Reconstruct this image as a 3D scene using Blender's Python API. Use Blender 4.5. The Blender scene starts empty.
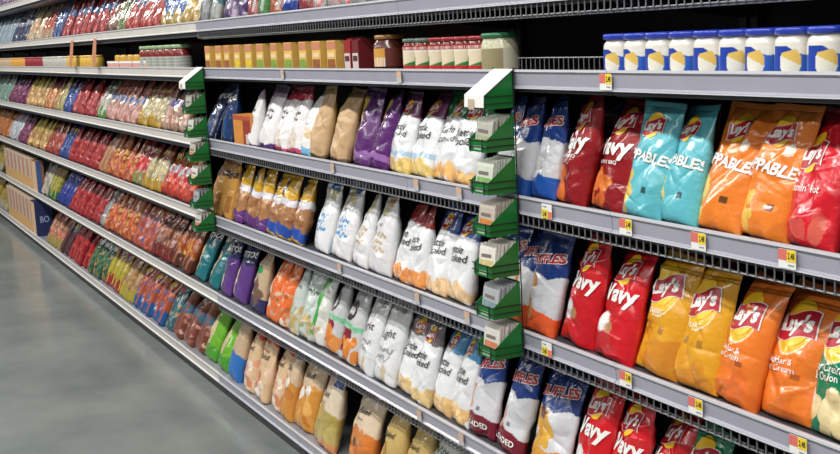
import bpy, bmesh, math, random
import numpy as np
C = bpy.context.scene.collection
PI = math.pi
# ---------------------------------------------------------------- measured layout of the aisle (metres; camera at x=0, y=0)
BAGS = [
 ('C', 'tostitos_blue', [-6.313, -5.997]),
 ('C', 'white_grey', [-5.586, -5.398]),
 ('C', 'white_redtop', [-5.208, -5.028]),
 ('C', 'white_sky', [-4.87]),
 ('C', 'tan_kraft', [-4.743, -4.536]),
 ('C', 'purple_gold', [-4.314, -4.126]),
 ('C', 'kettle_plum', [-3.961, -3.781]),
 ('C', 'kettle_green', [-3.607, -3.473]),
 ('C', 'ruffles_blue', [-3.212, -3.106, -2.982]),
 ('C', 'wavy_dark', [-2.846, -2.658]),
 ('C', 'popp_teal', [-2.499, -2.358]),
 ('C', 'popp_orange', [-2.213, -2.058]),
 ('C', 'flamin', [-1.911]),
 ('D', 'tostitos_gold', [-6.256, -6.063]),
 ('D', 'gold_purple', [-5.897, -5.723, -5.542]),
 ('D', 'gold_blue', [-5.371, -5.222, -5.054]),
 ('D', 'white_bluetext', [-4.789, -4.578]),
 ('D', 'white_tantext', [-4.362, -4.171]),
 ('D', 'kettle_red', [-3.993, -3.851]),
 ('D', 'kettle_navy', [-3.709, -3.553]),
 ('D', 'ruffles_cheddar', [-3.256, -3.14, -3.019]),
 ('D', 'wavy_red', [-2.832, -2.638]),
 ('D', 'lays_gold', [-2.458, -2.294]),
 ('D', 'cheddar', [-2.152, -1.989]),
 ('D', 'sco', [-1.845]),
 ('E', 'tostitos_teal', [-6.734, -6.46]),
 ('E', 'tostitos_purple', [-6.223, -5.999]),
 ('E', 'brown_badge', [-5.711]),
 ('E', 'orange_spot', [-5.474, -5.334]),
 ('E', 'mint_white', [-5.173, -5.033]),
 ('E', 'green_stripe', [-4.899]),
 ('E', 'maroon_vickie', [-4.759, -4.55]),
 ('E', 'white_plain', [-4.365, -4.173]),
 ('E', 'kettle_grey', [-4.003, -3.851]),
 ('E', 'kettle_sky', [-3.708, -3.566]),
 ('E', 'ruffles_loaded', [-3.415, -3.22]),
 ('E', 'ruffles_baconblue', [-3.006]),
 ('E', 'wavy_red', [-2.802, -2.627, -2.466]),
 ('E', 'sco', [-2.318]),
 ('F', 'green_tostitos', [-6.581, -6.334]),
 ('F', 'blue_tan', [-6.103]),
 ('F', 'simply_red', [-5.853, -5.649, -5.443]),
 ('F', 'oven_amber', [-5.289, -5.091]),
 ('F', 'baked_olive', [-4.809]),
 ('F', 'baked_orange', [-4.456]),
 ('F', 'baked_gold', [-4.151, -3.963]),
 ('F', 'white_green', [-3.779]),
 ('F', 'baked_orange2', [-3.593, -3.43]),
 ('A', 'paleblue', [-14.954, -14.797, -14.639, -14.481, -14.324, -14.166, -14.008, -13.851, -13.693, -13.536, -13.378, -13.22, -13.063]),
 ('A', 'navywhite', [-12.909, -12.759, -12.609, -12.459, -12.309, -12.159]),
 ('A', 'creamorange', [-12.005, -11.847, -11.689, -11.531, -11.373]),
 ('A', 'purpleorange', [-11.219, -11.068, -10.916, -10.765]),
 ('A', 'bluewhite', [-10.597, -10.412]),
 ('A', 'redscript', [-10.219, -10.018, -9.817, -9.616, -9.416, -9.215, -9.014, -8.813, -8.612]),
 ('A', 'brownred', [-8.443, -8.305]),
 ('A', 'greenbrown', [-8.171, -8.041]),
 ('A', 'redorange', [-7.894, -7.731, -7.568, -7.405, -7.242]),
 ('A', 'blueyellow', [-7.077, -6.91, -6.743]),
 ('A', 'yellowgold', [-6.577, -6.412]),
 ('A', 'silver', [-6.22]),
 ('A', 'tealwhite', [-6.018]),
 ('A', 'purplewhite', [-5.814, -5.627]),
 ('A', 'redwhite', [-5.439]),
 ('A', 'greenwhite', [-5.292]),
 ('A', 'orangewhite', [-5.139]),
 ('A', 'royalwhite', [-4.963]),
 ('A', 'greenred', [-4.768]),
 ('A', 'whitered', [-4.6, -4.47, -4.339]),
 ('A', 'blackwhite', [-4.204, -4.064, -3.923]),
 ('A', 'greendark', [-3.778, -3.627]),
 ('A', 'bluedeep', [-3.482, -3.343, -3.204]),
 ('A', 'crimson', [-3.054, -2.892, -2.73]),
 ('A', 'crimsonpink', [-2.583, -2.45, -2.317]),
 ('Z', 'lilacgrey', [-14.644, -14.491, -14.339, -14.187, -14.034, -13.882, -13.729, -13.577, -13.424, -13.272, -13.12, -12.967, -12.815, -12.662]),
 ('Z', 'mauve', [-12.505, -12.342, -12.18, -12.017, -11.855, -11.692]),
 ('Z', 'rust', [-11.53, -11.369, -11.207, -11.046, -10.884, -10.722, -10.561]),
 ('C', 'minty', [-15.443, -15.252, -15.061, -14.87, -14.679, -14.487, -14.296, -14.105, -13.914, -13.723]),
 ('C', 'plum', [-13.526, -13.324, -13.122, -12.919, -12.717, -12.515]),
 ('C', 'yellowtan', [-12.322, -12.137, -11.953, -11.769, -11.584]),
 ('C', 'redtan', [-11.39, -11.186, -10.982]),
 ('C', 'paleyellow', [-10.786, -10.598]),
 ('C', 'bluepack', [-10.416, -10.239]),
 ('C', 'redpretzel', [-10.07, -9.907, -9.745, -9.582, -9.42, -9.257]),
 ('C', 'greenwhitepretzel', [-9.107, -8.968]),
 ('C', 'orangebluewhite', [-8.818, -8.656, -8.494, -8.331, -8.169, -8.007]),
 ('C', 'redyellow', [-7.849, -7.697, -7.543, -7.391]),
 ('C', 'violettan', [-7.225, -7.047, -6.869]),
 ('D', 'orangepack', [-15.773, -15.564, -15.355, -15.145, -14.936, -14.727, -14.517, -14.308, -14.099]),
 ('D', 'whiteblue', [-13.895, -13.697, -13.498, -13.3]),
 ('D', 'plum', [-13.103, -12.907, -12.71]),
 ('D', 'yellowtan', [-12.508, -12.299, -12.09, -11.881, -11.672]),
 ('D', 'redbrown', [-11.479, -11.303, -11.125, -10.948]),
 ('D', 'bluepack', [-10.791, -10.652, -10.514]),
 ('D', 'redpretzel', [-10.362, -10.196, -10.03, -9.864, -9.699, -9.533, -9.367]),
 ('D', 'orangepale', [-9.214, -9.074]),
 ('D', 'orangegreen', [-8.923, -8.76, -8.597, -8.434, -8.271]),
 ('D', 'redgreen', [-8.12, -7.98]),
 ('D', 'redyellow', [-7.833, -7.679, -7.525]),
 ('D', 'yellowbluered', [-7.377, -7.234, -7.091, -6.947, -6.804]),
 ('E', 'yellowpouch', [-16.137, -15.931, -15.723, -15.517, -15.309, -15.102, -14.896]),
 ('F', 'yellowpouch', [-16.276, -16.067, -15.859, -15.65, -15.442, -15.234, -15.025, -14.817, -14.608]),
 ('E', 'whiteclear', [-12.255, -12.099, -11.944, -11.788]),
 ('E', 'yellowgreen', [-11.632, -11.476, -11.319]),
 ('E', 'bluelogo', [-11.163, -11.008, -10.854, -10.699]),
 ('E', 'redpretzel', [-10.547, -10.399, -10.252, -10.104, -9.956, -9.808, -9.661, -9.513]),
 ('E', 'greywhite', [-9.331]),
 ('E', 'orangegreen', [-9.151, -9.006, -8.861, -8.716, -8.57, -8.425]),
 ('E', 'orangeblue', [-8.283, -8.144, -8.005, -7.866]),
 ('E', 'brownred2', [-7.721, -7.572, -7.423]),
 ('E', 'flamebrown', [-7.274, -7.124, -6.976]),
 ('F', 'multipink', [-11.765, -11.595, -11.425, -11.255]),
 ('F', 'darksilver', [-11.074, -10.882]),
 ('F', 'redpretzel', [-10.711, -10.56, -10.409, -10.259, -10.108, -9.957]),
 ('F', 'greenpack', [-9.811, -9.67, -9.528, -9.387]),
 ('F', 'redyellowwave', [-9.248, -9.112, -8.975, -8.839]),
 ('F', 'yellowtan2', [-8.704, -8.57, -8.436]),
 ('F', 'blueorangewave', [-8.287, -8.124, -7.962, -7.798, -7.636]),
 ('F', 'tealpack', [-7.457]),
 ('F', 'brownblue', [-7.242, -7.01, -6.777]),
]
CARTON_X = [-6.135, -5.96, -5.81, -5.65, -5.491, -5.325, -5.14, -4.954, -4.785, -4.625, -4.464]
RIBBED = [-4.301, -4.224]
BROWNJAR_X = [-4.013]
SALSA_X = []
SALSA_X = [-3.786, -3.694, -3.59, -3.498, -3.41, -3.319, -3.189]
DIP_X = [-2.575, -2.488, -2.399, -2.307, -2.217, -2.128, -2.041, -1.95, -1.855]
GREENJAR_X = [-7.532, -7.383, -7.239, -7.078, -6.923, -6.753]
CAN_RUN = [(-15.232, -13.014, 'tan'), (-13.014, -12.118, 'amber'), (-12.118, -11.122, 'maroon'), (-11.122, -10.008, 'silver'), (-10.008, -8.944, 'gold')]
TRAY_RUN = [-8.542, -7.431]
BOX_E = [-14.184, -12.025]
BOX_F = [-14.068, -12.177]
TAGS = [('C', -2.859, 1), ('C', -2.487, 0), ('C', -2.202, 0), ('C', -1.912, 0), ('D', -2.884, 1), ('D', -2.503, 0), ('D', -2.221, 0), ('D', -1.88, 0), ('B', -2.558, 0), ('B', -3.779, 2), ('B', -4.942, 2), ('C', -3.689, 2), ('C', -3.38, 2), ('C', -4.44, 2), ('D', -4.432, 2), ('D', -3.728, 2), ('D', -3.364, 2), ('E', -3.761, 2), ('E', -3.445, 2)]
STRIP_NEAR = -3.068
STRIP_FAR = -6.165
HANG = [-9.502, -8.668]
D=1.8229; RH=0.0527; ZR={'A': 0.1225, 'B': -0.1175, 'C': -0.4865, 'D': -0.8951, 'E': -1.3326, 'F': -1.7745, 'Z': 0.5}; J0=-7.4313; YF=0.0282; ANG=(1.11152, 0.15952, -0.05105)
ZF = 1.90                                   # camera height above the floor
ZR = {k: v + ZF for k, v in ZR.items()}     # top of each price rail above the floor
SEC = 1.219
DECK = {k: z - .014 for k, z in ZR.items()}
for k in ('A', 'Z'): DECK[k] = ZR[k] - .012
DEPTH = .47
BACK = D + DEPTH + .02

# ---------------------------------------------------------------- helpers
def lin(c):
    a = np.asarray(c, dtype=float) / 255.0
    return np.where(a <= .04045, a / 12.92, ((a + .055) / 1.055) ** 2.4)
def rgba(c): return tuple(float(x) for x in lin(c)) + (1.0,)
MATS = {}
def mat(name, col=None, rough=.5, metal=0., spec=.5, coat=0., bump=0., bscale=80., attr=False, vary=0., alpha=1.):
    if name in MATS: return MATS[name]
    m = bpy.data.materials.new(name); m.use_nodes = True
    nt = m.node_tree; b = nt.nodes['Principled BSDF']
    b.inputs['Roughness'].default_value = rough; b.inputs['Metallic'].default_value = metal
    b.inputs['Specular IOR Level'].default_value = spec; b.inputs['Coat Weight'].default_value = coat
    b.inputs['Coat Roughness'].default_value = .12
    if alpha < 1: b.inputs['Alpha'].default_value = alpha
    if attr:
        a = nt.nodes.new('ShaderNodeAttribute'); a.attribute_name = 'print'
        nt.links.new(a.outputs['Color'], b.inputs['Base Color'])
    else:
        b.inputs['Base Color'].default_value = rgba(col)
    if bump or vary:
        tc = nt.nodes.new('ShaderNodeTexCoord'); n = nt.nodes.new('ShaderNodeTexNoise')
        n.inputs['Scale'].default_value = bscale; n.inputs['Detail'].default_value = 4
        nt.links.new(tc.outputs['Object'], n.inputs['Vector'])
        if bump:
            bp = nt.nodes.new('ShaderNodeBump'); bp.inputs['Strength'].default_value = bump; bp.inputs['Distance'].default_value = .01
            nt.links.new(n.outputs['Fac'], bp.inputs['Height']); nt.links.new(bp.outputs['Normal'], b.inputs['Normal'])
        if vary:
            mx = nt.nodes.new('ShaderNodeMix'); mx.data_type = 'RGBA'
            mx.inputs[6].default_value = rgba([max(0, x * (1 - vary)) for x in col]); mx.inputs[7].default_value = rgba([min(255, x * (1 + vary)) for x in col])
            nt.links.new(n.outputs['Fac'], mx.inputs[0]); nt.links.new(mx.outputs[2], b.inputs['Base Color'])
    MATS[name] = m
    return m
FILM = mat('printed_film', attr=True, rough=.24, spec=.5, coat=.45, bump=.3, bscale=38)
KRAFT = mat('matte_paper_film', attr=True, rough=.5, spec=.4, bump=.3, bscale=45)
PRINT = mat('printed_card', attr=True, rough=.45, spec=.4)
WHITE = mat('white_ink', (236, 234, 230), .35); BLACK = mat('black_ink', (28, 27, 30), .4)
RED = mat('red_ink', (176, 18, 38), .3); YEL = mat('yellow_ink', (246, 196, 40), .3); NAVY = mat('navy_ink', (25, 40, 110), .35)
RAIL = mat('grey_price_channel', (160, 160, 173), .32, spec=.5, coat=.3, vary=.04, bscale=9)
LIP = mat('pale_rail_lip', (205, 206, 212), .3)
DARK = mat('dark_shelf_steel', (64, 64, 68), .45, vary=.12, bscale=12)
PANEL = mat('dark_back_panel', (34, 34, 38), .6, vary=.2, bscale=6)
WIRE = mat('grey_wire', (128, 130, 134), .4, metal=.3)
BWIRE = mat('black_wire', (22, 22, 24), .4)
GREEN = mat('green_plastic', (18, 112, 46), .3, spec=.5)
CARD = mat('white_card', (232, 232, 230), .5)

def mesh_obj(name, verts, faces, m, parent=None, smooth=False, loc=None, cols=None):
    me = bpy.data.meshes.new(name)
    me.from_pydata([tuple(map(float, v)) for v in verts], [], faces); me.update()
    if cols is not None:
        at = me.color_attributes.new('print', 'FLOAT_COLOR', 'POINT')
        a = np.ones((len(verts), 4)); a[:, :3] = cols; at.data.foreach_set('color', a.ravel())
    me.materials.append(m)
    if smooth: me.polygons.foreach_set('use_smooth', [True] * len(me.polygons))
    o = bpy.data.objects.new(name, me); C.objects.link(o)
    if parent: o.parent = parent
    if loc: o.location = loc
    return o
def tag(o, label, cat, group=None):
    o['label'] = label; o['category'] = cat
    if group: o['group'] = group
    return o
def thing(name, loc, rz=0.):
    o = bpy.data.objects.new(name, None); C.objects.link(o); o.location = loc; o.rotation_euler = (0, 0, rz); o.empty_display_size = .05
    return o
class MB:                                    # collects boxes, tubes, lathes into one mesh
    def __init__(s): s.v = []; s.f = []
    def box(s, x0, x1, y0, y1, z0, z1):
        b = len(s.v); s.v += [(x, y, z) for z in (z0, z1) for y in (y0, y1) for x in (x0, x1)]
        s.f += [tuple(b + i for i in q) for q in ((0, 2, 3, 1), (4, 5, 7, 6), (0, 1, 5, 4), (1, 3, 7, 5), (3, 2, 6, 7), (2, 0, 4, 6))]; return s
    def prism(s, prof, x0, x1, axis='x'):    # prof: list of (y,z), extruded along x
        b = len(s.v); n = len(prof)
        for x in (x0, x1): s.v += [(x, p[0], p[1]) if axis == 'x' else (p[0], x, p[1]) for p in prof]
        s.f.append(tuple(b + i for i in range(n))[::-1]); s.f.append(tuple(b + n + i for i in range(n)))
        s.f += [(b + i, b + (i + 1) % n, b + n + (i + 1) % n, b + n + i) for i in range(n)]; return s
    def tube(s, pts, r, n=6):
        b = len(s.v); P = [np.array(p, float) for p in pts]
        for i, p in enumerate(P):
            t = P[min(i + 1, len(P) - 1)] - P[max(i - 1, 0)]; t /= np.linalg.norm(t)
            a = np.cross(t, (0, 0, 1) if abs(t[2]) < .9 else (1, 0, 0)); a /= np.linalg.norm(a); c = np.cross(t, a)
            s.v += [tuple(p + r * (math.cos(2 * PI * k / n) * a + math.sin(2 * PI * k / n) * c)) for k in range(n)]
        for i in range(len(P) - 1):
            s.f += [(b + i * n + k, b + i * n + (k + 1) % n, b + (i + 1) * n + (k + 1) % n, b + (i + 1) * n + k) for k in range(n)]
        s.f.append(tuple(b + k for k in range(n))[::-1]); s.f.append(tuple(b + (len(P) - 1) * n + k for k in range(n))); return s
    def lathe(s, prof, n=28, cx=0, cy=0):    # prof: (r,z) bottom to top
        b = len(s.v)
        for r, z in prof: s.v += [(cx + r * math.cos(2 * PI * k / n), cy + r * math.sin(2 * PI * k / n), z) for k in range(n)]
        for i in range(len(prof) - 1):
            s.f += [(b + i * n + k, b + i * n + (k + 1) % n, b + (i + 1) * n + (k + 1) % n, b + (i + 1) * n + k) for k in range(n)]
        s.f.append(tuple(b + k for k in range(n))[::-1]); s.f.append(tuple(b + (len(prof) - 1) * n + k for k in range(n))); return s
    def build(s, name, m, parent=None, smooth=False, cols=None, loc=None):
        return mesh_obj(name, s.v, s.f, m, parent, smooth, loc, cols)
ORD = ['first', 'second', 'third', 'fourth', 'fifth', 'sixth', 'seventh', 'eighth', 'ninth', 'tenth', 'eleventh', 'twelfth', 'thirteenth', 'fourteenth', 'fifteenth', 'sixteenth', 'seventeenth', 'eighteenth', 'nineteenth', 'twentieth']
def place(i, n, word='from left'):
    if n == 1: return ''
    if n == 2: return ('left', 'right')[i] + ' of two'
    if n == 3: return ('left', 'middle', 'right')[i] + ' of three'
    if i == 0: return 'leftmost of %d' % n
    if i == n - 1: return 'rightmost of %d' % n
    return '%s of %d %s' % (ORD[i], n, word)

# ---------------------------------------------------------------- lettering
_txt = {}
def text2d(s, bold=.02, shear=0.):           # -> verts (x,z) centred, cap height about 1, faces
    k = (s, bold, shear)
    if k in _txt: return _txt[k]
    cu = bpy.data.curves.new('lettering_curve', 'FONT'); cu.body = s; cu.size = 1.4; cu.offset = bold; cu.shear = shear
    cu.align_x = 'CENTER'; cu.resolution_u = 3; cu.space_line = .8
    o = bpy.data.objects.new('lettering_curve', cu); C.objects.link(o)
    dg = bpy.context.evaluated_depsgraph_get()
    me = bpy.data.meshes.new_from_object(o.evaluated_get(dg))
    bm = bmesh.new(); bm.from_mesh(me); bmesh.ops.remove_doubles(bm, verts=bm.verts, dist=1e-5)
    bmesh.ops.triangulate(bm, faces=bm.faces)
    for _ in range(2):
        bmesh.ops.subdivide_edges(bm, edges=[e for e in bm.edges if e.calc_length() > .3], cuts=1)
        bmesh.ops.triangulate(bm, faces=bm.faces)
    v = np.array([(p.co.x, p.co.y) for p in bm.verts]); bm.verts.index_update()
    f = [tuple(q.index for q in g.verts) for g in bm.faces]; bm.free()
    C.objects.unlink(o); bpy.data.objects.remove(o); bpy.data.curves.remove(cu); bpy.data.meshes.remove(me)
    v = v - (v.max(0) + v.min(0)) / 2
    _txt[k] = (v, f); return v, f
def grid2d(nx, nz, fn):
    v = np.array([fn(-1 + 2 * i / (nx - 1), -1 + 2 * j / (nz - 1)) for j in range(nz) for i in range(nx)])
    f = [(j * nx + i, j * nx + i + 1, (j + 1) * nx + i + 1, (j + 1) * nx + i) for j in range(nz - 1) for i in range(nx - 1)]
    return v, f
def disc2d(a, b, n=24, rings=6):
    v = [(0, 0)]; f = []
    for r in range(1, rings + 1): v += [(a * r / rings * math.cos(2 * PI * k / n), b * r / rings * math.sin(2 * PI * k / n)) for k in range(n)]
    f += [(0, 1 + k, 1 + (k + 1) % n) for k in range(n)]
    for r in range(rings - 1): f += [(1 + r * n + k, 1 + (r + 1) * n + k, 1 + (r + 1) * n + (k + 1) % n, 1 + r * n + (k + 1) % n) for k in range(n)]
    return np.array(v), f

# ---------------------------------------------------------------- the filled film bag
class Bag:
    def __init__(s, W, H, T, seed):
        s.W, s.H, s.T = W, H, T; r = np.random.RandomState(seed)
        s.tw = r.uniform(-.3, .2); s.bend = r.uniform(-.01, .025); s.ear = r.uniform(-.006, .01, 2)
        s.cr = [(r.uniform(-1, 1), r.uniform(.05, .95), r.uniform(-1.2, 1.2), r.uniform(.15, .5), r.uniform(-.0062, .0062), r.uniform(.007, .026)) for _ in range(34)]
        s.fan = [(r.uniform(3, 13), r.uniform(0, 6.3), r.uniform(.3, 1)) for _ in range(4)]
        s.dent = [(r.uniform(-.9, .9), r.uniform(.12, .85), r.uniform(-.009, .006), r.uniform(.12, .3)) for _ in range(7)]
        s.sk = r.uniform(-.02, .02)
    def surf(s, u, v, side=-1.):
        u = np.asarray(u, float); v = np.asarray(v, float)
        lo = np.clip(v / .2, 0, 1); hi = np.clip((v - .3) / .66, 0, 1)
        F = (.5 + .5 * np.sqrt(1 - (1 - lo) ** 2)) * np.cos(hi * PI / 2) ** .72
        t = .5 * s.T * F * np.clip(1 - np.abs(u) ** 2.3, 0, 1) ** .62
        n = np.zeros_like(t); x = u * s.W / 2; z = v * s.H
        for a, b, ang, L, amp, w in s.cr:
            dx = (u - a) * s.W / 2; dz = (v - b) * s.H
            p = dx * math.cos(ang) + dz * math.sin(ang); q = -dx * math.sin(ang) + dz * math.cos(ang)
            n += amp * np.exp(-np.abs(q) / w * 1.3) * np.exp(-(p / (L * s.W)) ** 2)
        for k, ph, a in s.fan:
            n += .0055 * a * np.sin(k * u + ph) * np.exp(-np.clip(.96 - v, 0, 1) / .13) + .004 * a * np.sin(k * u * .8 + ph * 2) * np.exp(-v / .12)
        for a, b, amp, w in s.dent: n += amp * np.exp(-((u - a) ** 2 + ((v - b) * 1.7) ** 2) / w ** 2)
        edge = np.clip((1 - np.abs(u)) * 6, 0, 1) * np.clip((.955 - v) * 12, 0, 1)
        t = np.maximum(t + n * edge, .0012)
        x = x * (1 - .12 * F) * (1 - .09 * np.clip(v - .3, 0, 1)) + s.sk * v * v
        z = z + np.where(u < 0, s.ear[0], s.ear[1]) * np.abs(u) ** 3 * v
        y = side * t + s.bend * np.clip(v - .5, 0, 1) ** 2 * 4
        a = s.tw * v
        return np.stack([x * np.cos(a) - y * np.sin(a), x * np.sin(a) + y * np.cos(a), z], -1)
def paint(layers, u, v, W, H, seed):
    r = np.random.RandomState(seed); col = np.zeros(u.shape + (3,)); x = u * W / 2; z = v * H
    def put(m, c): col[m] = lin(c)
    for L in layers:
        k = L[0]
        if k == 'f': col[:] = lin(L[1])
        elif k == 'b':
            _, v0, v1, c, amp = L; ph = r.uniform(0, 6)
            w = amp * (np.sin(u * 3.1 + ph) + .5 * np.sin(u * 7.3 + 2 * ph)); put((v > v0 + w) & (v < v1 + w), c)
        elif k == 'e': _, a, b, ru, rv, c = L; put(((u - a) / ru) ** 2 + ((v - b) / rv) ** 2 < 1, c)
        elif k == 'd': _, u0, sl, c = L; put(u > u0 + sl * (v - .5), c)
        elif k == 's': _, v0, v1, u0, u1, c = L; put((v > v0) & (v < v1) & (u > u0) & (u < u1), c)
        elif k == 'c':
            _, v0, v1, u0, u1, n, c1, c2, rad = L
            for i in range(n):
                a, b, an = r.uniform(u0, u1), r.uniform(v0, v1), r.uniform(0, 3); q = r.uniform(.6, 1.2) * rad
                dx = (u - a) * W / 2; dz = (v - b) * H; p1 = dx * math.cos(an) + dz * math.sin(an); p2 = -dx * math.sin(an) + dz * math.cos(an)
                w = r.uniform(0, 1); put((p1 / q) ** 2 + (p2 / (q * .62)) ** 2 < 1, [c1[j] * w + c2[j] * (1 - w) for j in range(3)])
        elif k == 'w':                       # handwriting: loops of brush strokes
            _, a, b, hw, hh, rows, c = L
            for i in range(rows):
                vb = b - i * hh * 2.6; ph = r.uniform(0, 6); fq = r.uniform(16, 22)
                zz = vb + hh * np.sin((u - a) * fq + ph) * (.55 + .45 * np.sin((u - a) * 6 + ph))
                put((np.abs(v - zz) < .011 + .012 * np.abs(np.cos((u - a) * fq + ph))) & (np.abs(u - a) < hw * (1 - .2 * (i % 2))), c)
    return col
def decal(B, name, v2, faces, m, parent, cu, cv, size=1., rot=0., lift=.0022):
    ca, sa = math.cos(rot), math.sin(rot)
    x = (v2[:, 0] * ca - v2[:, 1] * sa) * size; z = (v2[:, 0] * sa + v2[:, 1] * ca) * size
    u = np.clip(cu + x / (B.W / 2 * .9), -.97, .97); v = cv + z / B.H
    P = B.surf(u, v); e = .012
    du = B.surf(u + e, v) - B.surf(u - e, v); dv = B.surf(u, v + e) - B.surf(u, v - e)
    N = np.cross(du, dv); N /= np.linalg.norm(N, axis=-1, keepdims=True) + 1e-12
    N[N[:, 1] > 0] *= -1
    return mesh_obj(name, P + N * lift, faces, m, parent, True)
def lays_logo(B, par, cu, cv, s, rot=.18):   # sun disc, ribbon, script
    lg = decal(B, 'logo', *disc2d(.033 * s, .043 * s), YEL, par, cu, cv, 1, rot, .0016)
    wave = lambda k: (lambda a, b: (a * .041 * s * k, (b * .0225 * k + .005 * math.sin(a * 3)) * s - .006 * s))
    decal(B, 'ribbon_border', *grid2d(14, 5, wave(1.06)), WHITE, lg, cu, cv, 1, rot, .0022)
    decal(B, 'ribbon', *grid2d(14, 5, wave(1.0)), RED, lg, cu, cv, 1, rot, .0028)
    v, f = text2d("Lay's", .06, .12)
    decal(B, 'lettering', v, f, WHITE, lg, cu, cv - .006 * s / B.H, .027 * s, rot, .0036)
def words(B, par, s, cu, cv, size, m, rot=0., bold=.02, shear=0., shadow=None):
    v, f = text2d(s, bold, shear)
    w = v[:, 0].max() * size; lim = B.W * .46
    o = decal(B, 'lettering', v, f, m, par, cu, cv, size, rot, .0032)
    if shadow:
        v2, f2 = text2d(s, bold + .07, shear); decal(B, 'lettering_outline', v2, f2, shadow, par, cu, cv, size, rot, .0024)
    return o

# kinds of bag: name, description, (W,H,T), layers, decals, material, lean
def scr(c, b=.55, rows=2, a=-.05): return ('w', a, b, .62, .035, rows, c)
K = {}
def kind(key, name, desc, dims, layers, decals=(), m=FILM, res=(46, 70)): K[key] = dict(name=name, desc=desc, dims=dims, layers=layers, decals=decals, m=m, res=res)
HI = (60, 92); LO = (28, 44)
DK = (40, 38, 42)
def kettle(top, chips, logo=True):
    d = [('t', 'Kettle\nCooked', -.05, .5, .026, BLACK, .12, .01, .25)]
    if logo: d.append(('lays', .12, .8, .72, .15))
    return [('f', (226, 228, 230)), ('b', .7, 1.2, top, .012), ('c', .03, .15, -1, 1, 26, chips, [min(255, q + 50) for q in chips], .022)], d
# right-hand bays
kind('tostitos_blue', 'tortilla_chip_bag', 'dark blue tortilla chip bag', (.2, .33, .09), [('f', (24, 50, 96)), ('e', -.5, .3, .35, .3, (196, 170, 130)), ('s', 0, .5, .2, .5, (40, 90, 150))], [('t', 'TOSTITOS', -.05, .7, .03, WHITE, .15, .06, .1)])
kind('white_grey', 'chip_bag', 'white chip bag with grey-mauve top', (.18, .29, .085), [('f', (228, 226, 226)), ('b', .8, 1.2, (150, 128, 150), .01), ('b', -.1, .07, (88, 52, 122), .02), scr((90, 88, 100), .58)])
kind('white_redtop', 'chip_bag', 'white chip bag with red top', (.18, .28, .085), [('f', (230, 226, 226)), ('b', .78, 1.2, (176, 34, 60), .012), ('b', -.1, .07, (190, 70, 110), .02), scr((60, 60, 70), .58), ('c', .1, .25, -.8, .6, 8, (205, 190, 170), (225, 215, 200), .03)])
kind('white_sky', 'chip_bag', 'white chip bag with sky-blue foot', (.17, .27, .08), [('f', (232, 232, 232)), ('b', -.1, .13, (120, 186, 220), .02), scr((150, 160, 170), .55), ('c', .2, .4, -.8, .6, 6, (215, 190, 150), (225, 205, 170), .03)])
kind('tan_kraft', 'chip_bag', 'tall tan paper chip bag', (.2, .345, .09), [('f', (190, 158, 118)), ('s', .35, .75, -.9, -.45, (206, 176, 96)), ('s', .1, .3, -.9, -.5, (214, 208, 196)), ('b', -.1, .05, (96, 78, 62), .02)], m=KRAFT)
kind('purple_gold', 'chip_bag', 'purple chip bag with gold flash', (.19, .33, .09), [('f', (86, 36, 104)), ('d', -9, 0, (86, 36, 104)), ('s', .5, .86, -1, -.25, (202, 168, 70)), ('s', .45, .58, -.9, -.2, (226, 222, 226)), ('s', .24, .36, -.95, -.5, (230, 226, 226)), ('b', .1, .18, (150, 104, 170), .015), ('c', .03, .25, -.9, -.3, 6, (214, 180, 160), (226, 200, 180), .02)])
L_, d_ = kettle((116, 52, 96), (206, 176, 96)); kind('kettle_plum', 'chip_bag', 'white kettle chip bag with plum top', (.175, .32, .085), L_ + [('b', .2, .26, (170, 196, 214), .02)], d_, res=(44, 66))
L_, d_ = kettle((42, 104, 62), (222, 160, 90)); kind('kettle_green', 'chip_bag', 'white kettle chip bag with green top', (.175, .3, .085), L_, d_, res=(44, 66))
ruf = lambda lo, mid: [('f', (206, 207, 212)), ('b', .56, 1.2, (25, 54, 120), .02), ('b', -.1, .2, lo, .02)] + mid
rt = [('t', 'RUFFLES', 0, .72, .027, RED, .2, .05, .1, WHITE)]
kind('ruffles_blue', 'chip_bag', 'silver ridged chip bag with blue foot', (.165, .33, .085), ruf((34, 84, 168), [('s', .33, .335, -.3, .5, (90, 92, 100)), ('s', .26, .30, -.05, .3, (120, 122, 130))]), rt, res=HI)
kind('ruffles_cheddar', 'chip_bag', 'silver ridged chip bag with orange foot', (.165, .31, .085), ruf((226, 92, 44), [('c', .2, .5, -.9, -.3, 9, (190, 124, 50), (214, 150, 70), .03)]), rt, res=HI)
kind('ruffles_loaded', 'chip_bag', 'ridged chip bag with maroon foot', (.165, .31, .085), ruf((116, 30, 44), [('c', .22, .48, -.8, -.3, 7, (176, 96, 70), (200, 120, 90), .03), ('s', .32, .325, 0, .5, (90, 92, 100)), ('s', .25, .29, .1, .3, (120, 122, 130))]), rt + [('t', 'LOADED', .1, .11, .017, WHITE, 0, .03, 0)], res=HI)
kind('ruffles_baconblue', 'chip_bag', 'blue ridged chip bag with golden chips', (.18, .32, .09), ruf((214, 150, 70), [('c', .2, .55, -.8, .1, 14, (206, 146, 40), (226, 180, 70), .03), ('e', -.35, .5, .2, .06, (110, 60, 50))]), rt, res=HI)
wav = lambda c, c2: [('f', c), ('c', .02, .5, -1, 1, 14, c, c2, .05)]
kind('wavy_dark', 'chip_bag', 'dark red wavy chip bag', (.17, .31, .088), wav((146, 24, 30), (126, 20, 26)) + [('c', .05, .3, -.8, .1, 10, (206, 96, 36), (226, 130, 60), .03)], [('lays', 0, .8, 1.0, .3), ('t', 'Wavy', -.08, .53, .045, WHITE, .12, .05, .1), ('t', 'HICKORY BBQ', -.1, .41, .010, WHITE, .1, .02, 0)], res=HI)
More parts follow.
